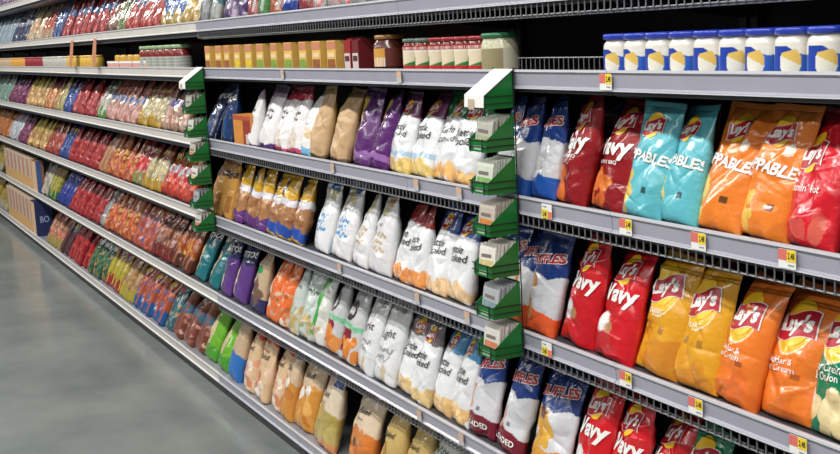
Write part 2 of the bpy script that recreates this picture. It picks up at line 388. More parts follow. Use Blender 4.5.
kind('wavy_red', 'chip_bag', 'red wavy chip bag', (.17, .31, .088), wav((206, 26, 36), (186, 20, 32)) + [('e', -.3, .3, .3, .095, (206, 206, 206)), ('e', -.3, .33, .2, .05, (232, 232, 230)), ('e', .1, .27, .2, .05, (176, 128, 88))], [('lays', -.05, .8, 1.05, .2), ('t', 'Wavy', -.06, .55, .045, WHITE, .08, .05, .1)], res=HI)
pop = lambda c: [('f', c), ('c', .03, .36, -.95, -.3, 13, (224, 186, 70), (240, 214, 120), .02), ('s', .2, .26, .3, .55, [q * .45 for q in c])]
pd = [('lays', -.05, .79, .85, .15), ('t', 'POPPABLES', -.08, .52, .0255, WHITE, -.1, .05, .1)]
kind('popp_teal', 'chip_bag', 'teal popped snack bag', (.168, .31, .088), pop((96, 184, 196)) + [('e', .5, .64, .13, .04, (206, 226, 228))], pd, res=HI)
kind('popp_orange', 'chip_bag', 'orange popped snack bag', (.172, .30, .088), pop((230, 128, 44)) + [('e', .45, .66, .15, .045, (232, 222, 206))], pd, res=HI)
kind('flamin', 'chip_bag', 'large red hot chip bag', (.23, .345, .1), [('f', (208, 28, 42)), ('c', .02, .22, -1, .7, 10, (204, 66, 60), (216, 96, 80), .03)], [('lays', -.25, .66, 1.25, .12), ('t', "Flamin' Hot", -.1, .4, .019, WHITE, .05, .01, 0)], res=HI)
big = lambda c, c2: [('f', c), ('e', -.1, .64, .66, .185, (236, 226, 190)), ('e', -.1, .645, .63, .175, (240, 186, 46)), ('c', .03, .2, -1, 1, 9, c, c2, .05)]
kind('lays_gold', 'chip_bag', 'golden yellow chip bag', (.165, .3, .088), big((218, 156, 34), (206, 132, 40)) + [('s', .33, .39, -.6, -.35, (170, 120, 40)), ('s', .33, .39, .2, .45, (170, 120, 40))], [('lays', -.12, .72, 1.22, .28), ('t', 'CLASSIC', -.1, .5, .011, WHITE, .1, .02, 0)], res=HI)
kind('cheddar', 'chip_bag', 'orange cheddar chip bag', (.17, .3, .088), big((230, 122, 42), (220, 104, 36)) + [('s', .3, .34, .3, .55, (170, 84, 34))], [('lays', -.05, .7, 1.25, .15), ('t', 'Cheddar &\nSour Cream', -.25, .38, .0145, WHITE, .05, .0, 0)], res=HI)
kind('sco', 'chip_bag', 'green sour cream chip bag', (.17, .3, .088), [('f', (18, 122, 84)), ('e', -.1, .66, .66, .17, (236, 226, 190)), ('e', -.1, .665, .63, .16, (240, 196, 46)), ('c', .03, .28, -1, .9, 14, (216, 196, 140), (232, 216, 170), .03), ('s', .2, .3, -.9, -.6, (214, 226, 232))], [('lays', -.05, .74, 1.2, .15), ('t', 'Sour Cream\n& Onion', -.15, .43, .0165, WHITE, .05, .01, 0)], res=HI)
kind('tostitos_gold', 'tortilla_chip_bag', 'tan tortilla chip bag', (.19, .33, .09), [('f', (190, 140, 70)), ('e', -.4, .3, .4, .28, (206, 170, 120)), ('s', .1, .4, .5, .9, (150, 100, 50))], [('t', 'TOSTITOS', -.05, .72, .03, BLACK, .15, .07, .1)])
gp = lambda foot: [('f', (160, 112, 74)), ('c', .2, .5, -1, 1, 30, (140, 88, 56), (190, 146, 96), .02), ('b', .58, 1.2, (206, 158, 34), .02), ('b', .5, .6, (216, 214, 222), .02), ('s', .62, .86, -.75, -.15, (40, 60, 90)), ('s', .7, .78, -.65, -.25, (190, 200, 210)), ('b', -.1, .2, foot, .03)]
kind('gold_purple', 'pretzel_bag', 'gold pretzel bag with purple foot', (.17, .33, .085), gp((98, 52, 122)))
kind('gold_blue', 'pretzel_bag', 'gold pretzel bag with blue foot', (.17, .33, .085), gp((34, 74, 160)) + [('b', -.1, .05, (206, 170, 50), .02)])
wt = lambda ac: [('f', (224, 225, 227)), ('s', .3, .9, -.95, -.75, (206, 208, 206)), scr(ac, .48, 3, .08), ('c', .68, .9, -.2, .6, 5, (196, 186, 130), (216, 206, 170), .03)]
kind('white_bluetext', 'chip_bag', 'white chip bag with blue script', (.185, .33, .09), wt((80, 150, 206)) + [('e', -.8, .08, .14, .08, (80, 150, 206)), ('s', .85, .95, .1, .7, (60, 110, 170))], [('t', 'SALT', .05, .62, .013, BLACK, .1, .01, .1)])
kind('white_tantext', 'chip_bag', 'white chip bag with tan script', (.185, .33, .09), wt((196, 164, 120)) + [('e', -.7, .1, .18, .09, (206, 160, 96)), ('s', .85, .95, .1, .7, (206, 160, 96))], [('t', 'SALT', .05, .6, .013, BLACK, .1, .01, .1)])
L_, d_ = kettle((150, 48, 50), (214, 130, 62), False); kind('kettle_red', 'chip_bag', 'white kettle chip bag with brick red top', (.165, .31, .085), L_, d_, res=(44, 66))
L_, d_ = kettle((52, 82, 150), (216, 176, 130)); kind('kettle_navy', 'chip_bag', 'white kettle chip bag with navy top', (.165, .31, .085), L_, d_, res=(44, 66))
kind('tostitos_teal', 'tortilla_chip_bag', 'teal tortilla chip bag', (.19, .33, .09), [('f', (22, 104, 112)), ('b', .72, 1.2, (30, 44, 60), .02), ('e', -.25, .32, .33, .24, (200, 170, 130))], [('t', 'TOSTITOS', -.05, .76, .03, WHITE, .15, .05, .1)])
kind('tostitos_purple', 'tortilla_chip_bag', 'purple and navy tortilla chip bag', (.19, .33, .09), [('f', (92, 58, 128)), ('b', .6, 1.2, (34, 44, 88), .02), ('e', -.45, .3, .3, .26, (206, 184, 160))], [('t', 'TOSTITOS', -.05, .74, .03, WHITE, .15, .05, .1)])
kind('brown_badge', 'tortilla_chip_bag', 'tan chip bag with green badge', (.2, .34, .09), [('f', (190, 168, 138)), ('b', -.1, .22, (50, 50, 92), .01), ('e', 0, .62, .5, .06, (34, 150, 70)), ('c', .2, .45, -.6, .5, 5, (104, 76, 62), (120, 90, 72), .04), ('b', .78, 1.2, (176, 150, 120), .01)])
kind('orange_spot', 'snack_bag', 'orange snack bag with white foot', (.17, .33, .085), [('f', (226, 110, 52)), ('c', .03, .45, -1, 1, 34, (230, 226, 214), (176, 90, 40), .016), ('s', .4, .8, -.5, -.25, (224, 222, 212)), ('c', .6, .85, -.1, .6, 8, (236, 230, 220), (220, 150, 90), .014)])
kind('mint_white', 'snack_bag', 'pale mint snack bag', (.17, .33, .085), [('f', (190, 202, 196)), ('c', .03, .32, -1, 1, 20, (150, 160, 130), (220, 190, 140), .02), ('c', .03, .4, -1, 1, 14, (120, 150, 90), (216, 170, 110), .016), ('s', .5, .8, -.2, .5, (206, 214, 210)), scr((90, 110, 100), .66, 1, .1)])
kind('green_stripe', 'snack_bag', 'white snack bag with green stripe', (.18, .33, .085), [('f', (214, 216, 210)), ('s', .1, .95, -.25, .25, (66, 160, 76)), ('c', .6, .85, -.3, .3, 6, (226, 226, 214), (120, 190, 110), .018), ('c', .03, .3, -1, 1, 18, (120, 100, 80), (226, 206, 170), .02)])
kind('maroon_vickie', 'chip_bag', 'grey chip bag with maroon panel', (.18, .33, .09), [('f', (196, 198, 198)), ('e', -.1, .62, .62, .13, (58, 40, 52)), ('s', .1, .4, -.8, .5, (128, 28, 48)), ('b', .4, .46, (120, 190, 150), .01), ('c', .03, .28, -.6, 1, 9, (206, 120, 44), (226, 150, 80), .035), ('s', .58, .66, -.5, .3, (206, 200, 204))])
kind('white_plain', 'chip_bag', 'plain white chip bag with grey script', (.185, .335, .09), [('f', (220, 221, 222)), ('s', .85, .95, -.2, .7, (150, 150, 140)), ('e', .4, .12, .2, .09, (206, 190, 160)), scr((150, 150, 156), .38, 2, .1)], [('t', 'Light', .08, .56, .034, BLACK, .2, -.005, .25)])
L_, d_ = kettle((112, 100, 104), (198, 168, 110)); kind('kettle_grey', 'chip_bag', 'white kettle chip bag with grey top', (.165, .32, .085), L_, d_, res=(44, 66))
L_, d_ = kettle((84, 146, 190), (206, 166, 106)); kind('kettle_sky', 'chip_bag', 'white kettle chip bag with sky-blue top', (.175, .32, .085), L_, d_, res=(44, 66))
kind('green_tostitos', 'tortilla_chip_bag', 'lime green tortilla chip bag', (0.216, .375, .1), [('f', (104, 166, 44)), ('e', -.1, .4, .36, .26, (206, 186, 150)), ('b', .8, 1.2, (60, 80, 50), .02), ('b', -.1, .18, (70, 146, 40), .02)], [('t', 'TOSTITOS', -.05, .82, .026, WHITE, .12, .05, .1)])
kind('blue_tan', 'chip_bag', 'tan chip bag with blue foot', (0.205, .375, .1), [('f', (196, 170, 138)), ('b', -.1, .36, (46, 110, 184), .03)])
kind('simply_red', 'chip_bag', 'cream chip bag with red-orange top', (0.194, .375, .1), [('f', (214, 184, 146)), ('b', .76, 1.2, (196, 72, 40), .03), ('c', .03, .42, -1, 1, 22, (196, 92, 36), (232, 220, 204), .03), ('e', .25, .1, .3, .06, (234, 230, 224)), ('s', .64, .67, -.5, .5, (150, 90, 60))], [('t', 'Baked', .08, .58, .027, BLACK, .12, .01, .25)])
kind('oven_amber', 'chip_bag', 'amber chip bag with blue corner', (0.205, .375, .1), [('f', (204, 180, 150)), ('b', -.1, .5, (204, 140, 60), .04), ('c', .05, .5, -1, 1, 16, (222, 170, 90), (180, 104, 36), .034), ('e', .3, .46, .25, .06, (228, 224, 216)), ('s', .8, .95, .1, 1, (50, 80, 140)), ('e', -.3, .4, .25, .08, (226, 222, 216))], [('t', 'Baked', .06, .64, .024, BLACK, .12, .01, .25)])
kind('baked_olive', 'chip_bag', 'cream and olive chip bag', (0.27, .375, .1), [('f', (214, 200, 176)), ('b', -.1, .44, (176, 158, 84), .04), ('c', .1, .4, -.9, .9, 16, (166, 146, 70), (196, 180, 110), .035), ('s', .76, .93, .35, 1, (50, 76, 140)), ('s', .72, .82, -.7, .1, (226, 180, 176)), ('b', -.1, .08, (206, 140, 90), .02)], [('t', 'Baked', .06, .62, .026, BLACK, .12, .01, .25), ('t', 'Original', -.1, .51, .012, BLACK, .1, .0, 0)], res=(44, 66))
kind('baked_orange', 'chip_bag', 'cream chip bag with orange foot', (0.26, .375, .1), [('f', (216, 196, 168)), ('b', -.1, .42, (206, 118, 48), .03), ('c', .1, .42, -.8, .8, 12, (190, 96, 40), (220, 150, 80), .035), ('b', .82, 1.2, (150, 84, 50), .02), ('e', 0, .3, .14, .06, (90, 44, 30))], [('t', 'Baked', .06, .66, .026, BLACK, .12, .01, .25), ('t', 'Barbecue', -.1, .56, .012, BLACK, .1, .0, 0)], res=(44, 66))
kind('baked_gold', 'chip_bag', 'golden tan chip bag', (0.194, .375, .1), [('f', (196, 168, 104)), ('c', .05, .5, -.9, .9, 18, (150, 112, 44), (222, 196, 130), .034), ('b', .84, 1.2, (176, 140, 60), .02)], [('t', 'Baked', .06, .62, .024, BLACK, .12, .01, .25)], res=(44, 66))
kind('white_green', 'chip_bag', 'white chip bag with green script', (0.205, .375, .1), [('f', (214, 214, 206)), scr((60, 110, 80), .7, 2), ('e', .1, .4, .4, .1, (120, 170, 100))])
kind('baked_orange2', 'chip_bag', 'grey and orange chip bag', (0.194, .375, .1), [('f', (190, 186, 180)), ('b', -.1, .5, (190, 110, 60), .03), scr((120, 40, 40), .75, 1)])
# left-hand bays and the top shelves: simple printed bags
def simple(key, desc, base, top=None, foot=None, speck=None, script=None, stripe=None, dims=(.17, .33, .085), vt=.62, name='snack_bag'):
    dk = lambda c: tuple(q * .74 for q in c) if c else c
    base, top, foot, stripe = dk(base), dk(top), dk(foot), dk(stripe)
    L = [('f', base)]
    if speck: L.append(('c', .05, .6, -1, 1, 34, speck[0], speck[1], .02))
    mix = [min(255, q * .9 + 30) for q in base]
    if not speck: L.append(('c', .05, .6, -1, 1, 26, [q * .72 for q in base], mix, .017))
    if top: L.append(('b', vt, 1.2, top, .03))
    if foot: L.append(('b', -.1, .24, foot, .03))
    if stripe: L.append(('b', .42, .56, stripe, .02))
    if script: L.append(('w', -.05, .72, .7, .04, 1, script))
    q = sum(map(ord, key)); L.append(('e', -.25 + .1 * (q % 5), .74, .5, .06, ((222, 218, 210), (190, 40, 44), (40, 60, 130), (226, 190, 70))[q % 4])); L.append(('c', .66, .82, -.6, .5, 7, (226, 222, 214), base, .011)); L.append(('s', .05, .9, .55 + .05 * (q % 3), .72 + .05 * (q % 3), mix))
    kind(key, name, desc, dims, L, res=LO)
TB = (.17, .36, .085)
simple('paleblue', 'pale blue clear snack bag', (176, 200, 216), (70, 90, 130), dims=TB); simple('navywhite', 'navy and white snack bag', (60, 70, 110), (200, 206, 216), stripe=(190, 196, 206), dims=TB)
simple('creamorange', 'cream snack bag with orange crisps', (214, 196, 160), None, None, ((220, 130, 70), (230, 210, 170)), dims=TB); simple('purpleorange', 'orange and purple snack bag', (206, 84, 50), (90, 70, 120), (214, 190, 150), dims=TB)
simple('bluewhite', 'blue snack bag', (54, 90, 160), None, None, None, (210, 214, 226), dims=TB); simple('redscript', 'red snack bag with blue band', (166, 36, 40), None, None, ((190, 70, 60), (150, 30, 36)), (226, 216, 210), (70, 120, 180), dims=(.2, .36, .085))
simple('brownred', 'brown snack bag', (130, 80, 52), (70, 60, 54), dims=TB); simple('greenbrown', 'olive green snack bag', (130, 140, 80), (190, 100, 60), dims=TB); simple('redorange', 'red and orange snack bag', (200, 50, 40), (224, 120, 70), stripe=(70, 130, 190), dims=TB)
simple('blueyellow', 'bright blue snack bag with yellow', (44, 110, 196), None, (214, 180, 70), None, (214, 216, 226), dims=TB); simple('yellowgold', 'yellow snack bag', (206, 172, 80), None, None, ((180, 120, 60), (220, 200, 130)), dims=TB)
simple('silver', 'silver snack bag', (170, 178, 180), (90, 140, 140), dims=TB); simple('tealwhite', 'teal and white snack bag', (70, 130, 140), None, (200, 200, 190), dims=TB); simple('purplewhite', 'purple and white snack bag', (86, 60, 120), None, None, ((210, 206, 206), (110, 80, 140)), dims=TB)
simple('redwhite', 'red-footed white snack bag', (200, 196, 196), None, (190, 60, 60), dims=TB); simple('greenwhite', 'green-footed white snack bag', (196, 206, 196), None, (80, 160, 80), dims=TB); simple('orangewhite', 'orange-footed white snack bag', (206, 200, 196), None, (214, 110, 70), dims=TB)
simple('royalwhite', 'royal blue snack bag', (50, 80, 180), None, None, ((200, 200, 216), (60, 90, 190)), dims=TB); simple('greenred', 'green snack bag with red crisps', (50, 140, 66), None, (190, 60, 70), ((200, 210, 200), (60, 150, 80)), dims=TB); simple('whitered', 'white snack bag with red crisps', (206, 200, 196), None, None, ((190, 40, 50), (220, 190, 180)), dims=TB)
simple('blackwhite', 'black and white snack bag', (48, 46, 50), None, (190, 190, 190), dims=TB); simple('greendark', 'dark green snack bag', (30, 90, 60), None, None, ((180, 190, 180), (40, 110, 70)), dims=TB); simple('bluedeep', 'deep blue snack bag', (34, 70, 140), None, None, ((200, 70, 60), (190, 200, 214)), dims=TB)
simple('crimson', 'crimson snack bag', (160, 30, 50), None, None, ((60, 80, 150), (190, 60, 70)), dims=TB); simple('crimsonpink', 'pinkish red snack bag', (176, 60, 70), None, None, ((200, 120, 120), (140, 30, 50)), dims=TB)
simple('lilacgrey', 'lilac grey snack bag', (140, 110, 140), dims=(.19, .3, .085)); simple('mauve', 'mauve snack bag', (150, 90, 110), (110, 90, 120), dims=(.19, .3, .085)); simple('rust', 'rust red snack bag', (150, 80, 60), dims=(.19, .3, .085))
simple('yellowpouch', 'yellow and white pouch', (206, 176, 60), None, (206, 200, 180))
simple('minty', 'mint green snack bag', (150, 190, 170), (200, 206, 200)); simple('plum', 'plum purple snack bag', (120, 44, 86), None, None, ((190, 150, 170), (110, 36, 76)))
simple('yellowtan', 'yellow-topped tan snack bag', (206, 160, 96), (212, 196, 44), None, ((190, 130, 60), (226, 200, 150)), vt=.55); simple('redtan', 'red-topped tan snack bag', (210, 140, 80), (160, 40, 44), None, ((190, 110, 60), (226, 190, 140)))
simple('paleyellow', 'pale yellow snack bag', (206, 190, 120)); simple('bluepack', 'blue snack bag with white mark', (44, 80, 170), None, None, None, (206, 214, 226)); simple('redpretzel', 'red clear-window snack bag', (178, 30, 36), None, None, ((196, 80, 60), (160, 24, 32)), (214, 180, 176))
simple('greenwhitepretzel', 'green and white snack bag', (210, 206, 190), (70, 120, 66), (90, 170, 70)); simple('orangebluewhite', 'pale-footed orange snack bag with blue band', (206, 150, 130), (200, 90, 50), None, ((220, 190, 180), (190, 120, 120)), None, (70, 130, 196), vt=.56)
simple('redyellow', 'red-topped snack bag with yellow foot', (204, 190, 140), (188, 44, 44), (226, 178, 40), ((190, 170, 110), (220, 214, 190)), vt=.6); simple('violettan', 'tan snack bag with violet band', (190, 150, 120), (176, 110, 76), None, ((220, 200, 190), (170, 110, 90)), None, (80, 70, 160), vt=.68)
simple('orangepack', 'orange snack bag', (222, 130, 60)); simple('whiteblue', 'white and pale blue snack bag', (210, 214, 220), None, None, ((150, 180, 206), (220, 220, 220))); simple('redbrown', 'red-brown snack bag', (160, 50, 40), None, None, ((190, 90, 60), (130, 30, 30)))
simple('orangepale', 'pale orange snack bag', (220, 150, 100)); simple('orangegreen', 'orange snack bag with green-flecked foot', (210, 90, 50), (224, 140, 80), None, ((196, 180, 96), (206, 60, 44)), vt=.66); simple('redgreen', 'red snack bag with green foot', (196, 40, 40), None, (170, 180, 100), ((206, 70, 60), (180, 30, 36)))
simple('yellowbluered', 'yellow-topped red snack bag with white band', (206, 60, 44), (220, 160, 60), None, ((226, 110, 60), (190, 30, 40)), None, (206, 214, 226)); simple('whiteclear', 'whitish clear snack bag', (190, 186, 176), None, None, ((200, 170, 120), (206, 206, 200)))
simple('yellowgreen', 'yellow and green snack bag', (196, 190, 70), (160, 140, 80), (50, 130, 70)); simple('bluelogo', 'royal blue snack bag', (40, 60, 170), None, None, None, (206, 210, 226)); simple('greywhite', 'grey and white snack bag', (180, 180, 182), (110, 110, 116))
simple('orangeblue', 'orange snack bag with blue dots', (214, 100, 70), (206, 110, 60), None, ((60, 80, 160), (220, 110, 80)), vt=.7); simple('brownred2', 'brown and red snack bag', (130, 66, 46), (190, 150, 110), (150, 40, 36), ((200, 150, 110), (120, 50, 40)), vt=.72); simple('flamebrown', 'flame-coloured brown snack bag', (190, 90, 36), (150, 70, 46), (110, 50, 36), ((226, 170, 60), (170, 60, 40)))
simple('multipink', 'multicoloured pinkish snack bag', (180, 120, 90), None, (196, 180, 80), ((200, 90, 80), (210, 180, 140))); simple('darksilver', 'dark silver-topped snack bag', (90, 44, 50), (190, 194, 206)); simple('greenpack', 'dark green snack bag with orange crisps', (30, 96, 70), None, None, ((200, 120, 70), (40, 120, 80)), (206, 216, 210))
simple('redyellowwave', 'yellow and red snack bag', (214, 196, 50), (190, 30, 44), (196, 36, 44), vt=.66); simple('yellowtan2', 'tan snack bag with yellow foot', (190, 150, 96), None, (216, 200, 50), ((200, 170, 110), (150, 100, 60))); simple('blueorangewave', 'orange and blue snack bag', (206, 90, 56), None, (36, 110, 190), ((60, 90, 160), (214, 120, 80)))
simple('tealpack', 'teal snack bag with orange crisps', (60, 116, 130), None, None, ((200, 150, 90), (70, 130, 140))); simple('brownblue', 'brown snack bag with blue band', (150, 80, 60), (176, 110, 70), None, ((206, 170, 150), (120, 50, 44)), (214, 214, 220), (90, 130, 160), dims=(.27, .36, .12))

SHELF = {'Z': 'on highest shelf', 'A': 'on shelf above the jars', 'C': 'on fourth shelf up', 'D': 'on third shelf up', 'E': 'on second shelf up', 'F': 'on bottom shelf'}
VAR = {}
def bag_master(key, var):
    k = K[key]; W, H, T = k['dims']; seed = (sum(map(ord, key)) * 31 + var * 977) % 99991
    B = Bag(W, H, T, seed); nx, nz = k['res']; nb = max(8, nx // 4)
    u = np.concatenate([np.linspace(-1, 1, nx), np.linspace(1, -1, nb)[1:-1]])
    sd = np.concatenate([-np.ones(nx), np.ones(nb - 2)])
    v = np.concatenate([[0], np.linspace(0, .955, nz)])
    U, V = np.meshgrid(u, v); S = np.broadcast_to(sd, U.shape)
    P = B.surf(U, V, S); P[0, :, 0] *= .6; P[0, :, 1] *= .3                     # first ring closes the folded foot
    n = len(u); col = paint(k['layers'], U, V, W, H, seed)
    f = [(j * n + i, j * n + (i + 1) % n, (j + 1) * n + (i + 1) % n, (j + 1) * n + i) for j in range(nz) for i in range(n)]
    f.append(tuple(range(n))[::-1]); f.append(tuple(nz * n + i for i in range(n)))
    o = mesh_obj(k['name'], P.reshape(-1, 3), f, k['m'], None, True, None, col.reshape(-1, 3))
    # crimped seal along the top edge
    ns = nx; us = np.linspace(-1, 1, ns); rows = []
    for q, vv in enumerate(np.linspace(.953, 1.0, 6)):
        A = B.surf(us, np.full(ns, vv), -1.); A[:, 1] += .0012 * (-1) ** q; rows.append(A)
    V3 = np.concatenate(rows); V4 = V3 + np.array([0, .0016, 0]); m = ns * 6
    cs = paint(k['layers'], us, np.full(ns, .93), W, H, seed); cs = np.concatenate([np.tile(cs, (6, 1))] * 2) * .92
    fs = [(j * ns + i, j * ns + i + 1, (j + 1) * ns + i + 1, (j + 1) * ns + i) for j in range(5) for i in range(ns - 1)]
    fs += [tuple(m + q for q in g[::-1]) for g in fs]
    fs += [(5 * ns + i, 5 * ns + i + 1, m + 5 * ns + i + 1, m + 5 * ns + i) for i in range(ns - 1)]
    mesh_obj('top_seal', V3.tolist() + V4.tolist(), fs, k['m'], o, True, None, cs)
    for d in k['decals']:
        if d[0] == 'lays': lays_logo(B, o, d[1], d[2], d[3], d[4])
        else: words(B, o, d[1], d[2], d[3], d[4], d[5], d[6], d[7], d[8], d[9] if len(d) > 9 else None)
    return o
def copy_tree(o, parent=None):
    c = o.copy(); C.objects.link(c)
    if parent: c.parent = parent
    for ch in list(o.children): copy_tree(ch, c)
    return c
rnd = random.Random(7)
FREE = {}
def get_bag(key, i):
    nv = 3 if K[key]['res'] == HI else 2
    v = i % nv
    if (key, v) not in VAR: VAR[key, v] = bag_master(key, v); return VAR[key, v]
    return copy_tree(VAR[key, v])
def set_bag(o, key, row, x, sx, second=False):
    W, H, T = K[key]['dims']
    left = x < -6.3; lean = rnd.uniform(.42, .52) if left else rnd.uniform(.24, .32); clear = {'A': .5, 'Z': .5, 'C': .318, 'D': .325, 'E': .345, 'F': .385}[row]
    sz = min(1.13, (clear - .004) / (H * math.cos(lean) + .012)) * rnd.uniform(.96, 1.0)
    yf = D - (YF if row == 'F' else 0)
    o.scale = (sx, 1, sz)
    o.location = (x, yf + T * .5 + .012 + rnd.uniform(0, .018) + (.13 if second else 0), DECK[row] + .001)
    o.rotation_euler = (-lean, rnd.uniform(-.045, .045), rnd.uniform(-.22, -.05))
count = {}
left_ = lambda x: x < -6.3
labels = set()
allx = {}
for row, key, xs in BAGS: allx.setdefault(row, []).extend(xs)
for r in allx: allx[r].sort()
for row, key, xs in BAGS:
    k = K[key]; n = len(xs); base = count.get(key, 0)
    for i, x in enumerate(xs):
        o = get_bag(key, base + i)
        A = allx[row]; j = A.index(x); gaps = [abs(A[q] - x) for q in (j - 1, j + 1) if 0 <= q < len(A)]
        pitch = min(sum(gaps) / len(gaps), min(gaps) * 1.3)
        sx = max(.7, min(1.28, pitch * (1.08 if left_(x) else 1.2) / (k['dims'][0] * .92)))
        set_bag(o, key, row, x, sx)
        lab = ' '.join(w for w in (k['desc'] + (',' if n > 1 else ''), place(i, n), SHELF[row]) if w)
        assert lab not in labels, lab
        labels.add(lab)
        tag(o, lab, 'tortilla chip bag' if 'tortilla' in k['name'] else k['name'].replace('_', ' '), ('%ss %s' % (k['desc'], SHELF[row])) if n > 1 else None)
    count[key] = base + n
# a second rank standing behind the near right-hand bags, glimpsed over their tops
for row, key, xs, what in (('C', 'wavy_dark', [-2.66, -2.49], ''), ('C', 'popp_teal', [-2.08], ''), ('D', 'wavy_red', [-2.62, -2.44], ''), ('D', 'cheddar', [-2.0, -1.86], ''), ('C', 'ruffles_blue', [-2.9], '')):
    k = K[key]
    for i, x in enumerate(xs):
        o = get_bag(key, count[key]); count[key] += 1
        set_bag(o, key, row, x, .9, True)
        tag(o, ' '.join(w for w in (k['desc'] + ' in shaded second rank,', place(i, len(xs)), SHELF[row]) if w), k['name'].replace('_', ' '), ('second rank of %ss %s' % (k['desc'], SHELF[row])) if len(xs) > 1 else None)

# ---------------------------------------------------------------- shelving bays
BAYNAME = {}
bays = list(range(-8, 6))
order = ['Z', 'A', 'B', 'C', 'D', 'E', 'F']
nright = [j for j in bays if j >= 1]
for bi, j in enumerate(bays):
    x0 = J0 + j * SEC; xc = x0 + SEC / 2; h = SEC / 2 - .0015
    if j == 4: last = True
    t = thing('shelving_bay', (xc, D + .25, 0)); right = j >= 1
    side = 'right of the far clip strip' if right else 'left of the far clip strip'
    idx = j - 1 if right else -j
    tag(t, 'grey steel shelving bay, %s bay %s' % (ORD[idx], side), 'shelving', 'shelving bays along the aisle')
    oy = -(D + .25)
    MB().box(-h, h, BACK + oy, BACK + oy + .012, .02, ZR['Z'] + .4).build('back_panel', PANEL, t)
    for s in (-1, 1): MB().box(s * (h - .02) - .014, s * (h - .02) + .014, BACK + oy - .022, BACK + oy - .001, .02, ZR['Z'] + .4).build('upright', DARK, t)
    for r in order:
        zt = ZR[r]; yf = D - (YF if r == 'F' else 0) + oy
        th = .03 if not right else .02
        m = MB()
        if r == 'F':
            m.box(-h, h, yf + .006, BACK + oy - .024, zt - .05, DECK[r]); dk = m.build('base_deck', mat('grey_base_deck', (134, 136, 142), .35, vary=.06, bscale=8), t)
            MB().box(-h, h, yf + .03, BACK + oy - .03, .002, zt - .052).build('kick_plate', DARK, t)
        else:
            low = zt - RH - (.004 if not right else .012)
            m.box(-h, h, yf + .012, BACK + oy - .024, DECK[r] - .018, DECK[r]); m.box(-h, h, yf + .014, yf + .03, low - (.022 if not right else .0), DECK[r] - .0181)
            if not right: m.box(-h, h, yf + .03, yf + .3, low - .022, low - .004)
            for s in (-1, 1): m.prism([(yf + .03, DECK[r] - .0182), (BACK + oy - .026, DECK[r] - .0182), (BACK + oy - .026, low - .06), (yf + .04, low - .006)], s * (h - .012) - .002, s * (h - .012) + .002)
            dk = m.build('shelf_deck', DARK, t)
        hr = RH if r != 'F' else .052
        rail = MB().prism([(yf + .011, zt), (yf + .001, zt), (yf - .003, zt - .006), (yf + .001, zt - .009), (yf + .004, zt - hr + .008), (yf - .002, zt - hr + .003), (yf, zt - hr), (yf + .011, zt - hr)], -h, h).build('price_rail', RAIL if right else mat('pale_price_channel', (208, 204, 198), .4, vary=.05, bscale=9), dk)
        MB().box(-h, h, yf - .0042, yf + .002, zt - .0055, zt + .0012).build('rail_lip', LIP, rail)
        MB().box(-h, h, yf - .003, yf + .002, zt - hr - .0008, zt - hr + .0022).build('lower_lip', LIP, rail)
        if right and r in 'ACDE':
            w = MB(); nw = 42; y1 = yf + .004; zb = zt - hr - .034
            for q in range(nw):
                xx = -h + .012 + (2 * h - .024) * q / (nw - 1)
                w.tube([(xx, y1, zt - hr + .004), (xx, y1, zb), (xx, y1 + .03, zb - .004)], .0026, 5)
            w.tube([(-h, y1 + .0034, zb), (h, y1 + .0034, zb)], .0022, 6); w.tube([(-h, y1 + .03, zb - .006), (h, y1 + .03, zb - .006)], .0022, 6)
            w.build('wire_lip', WIRE, dk)
        if r == 'B' and j == 3:
            w = MB(); nw = 24
            for q in range(nw):
                xx = .02 + (h - .03) * q / (nw - 1); w.tube([(xx, yf + .09, DECK[r] - .003), (xx, yf + .09, zt + .03)], .0013, 5)
            w.tube([(.02, yf + .09, zt + .03), (h, yf + .09, zt + .03)], .002, 6); w.build('wire_fence', WIRE, dk)

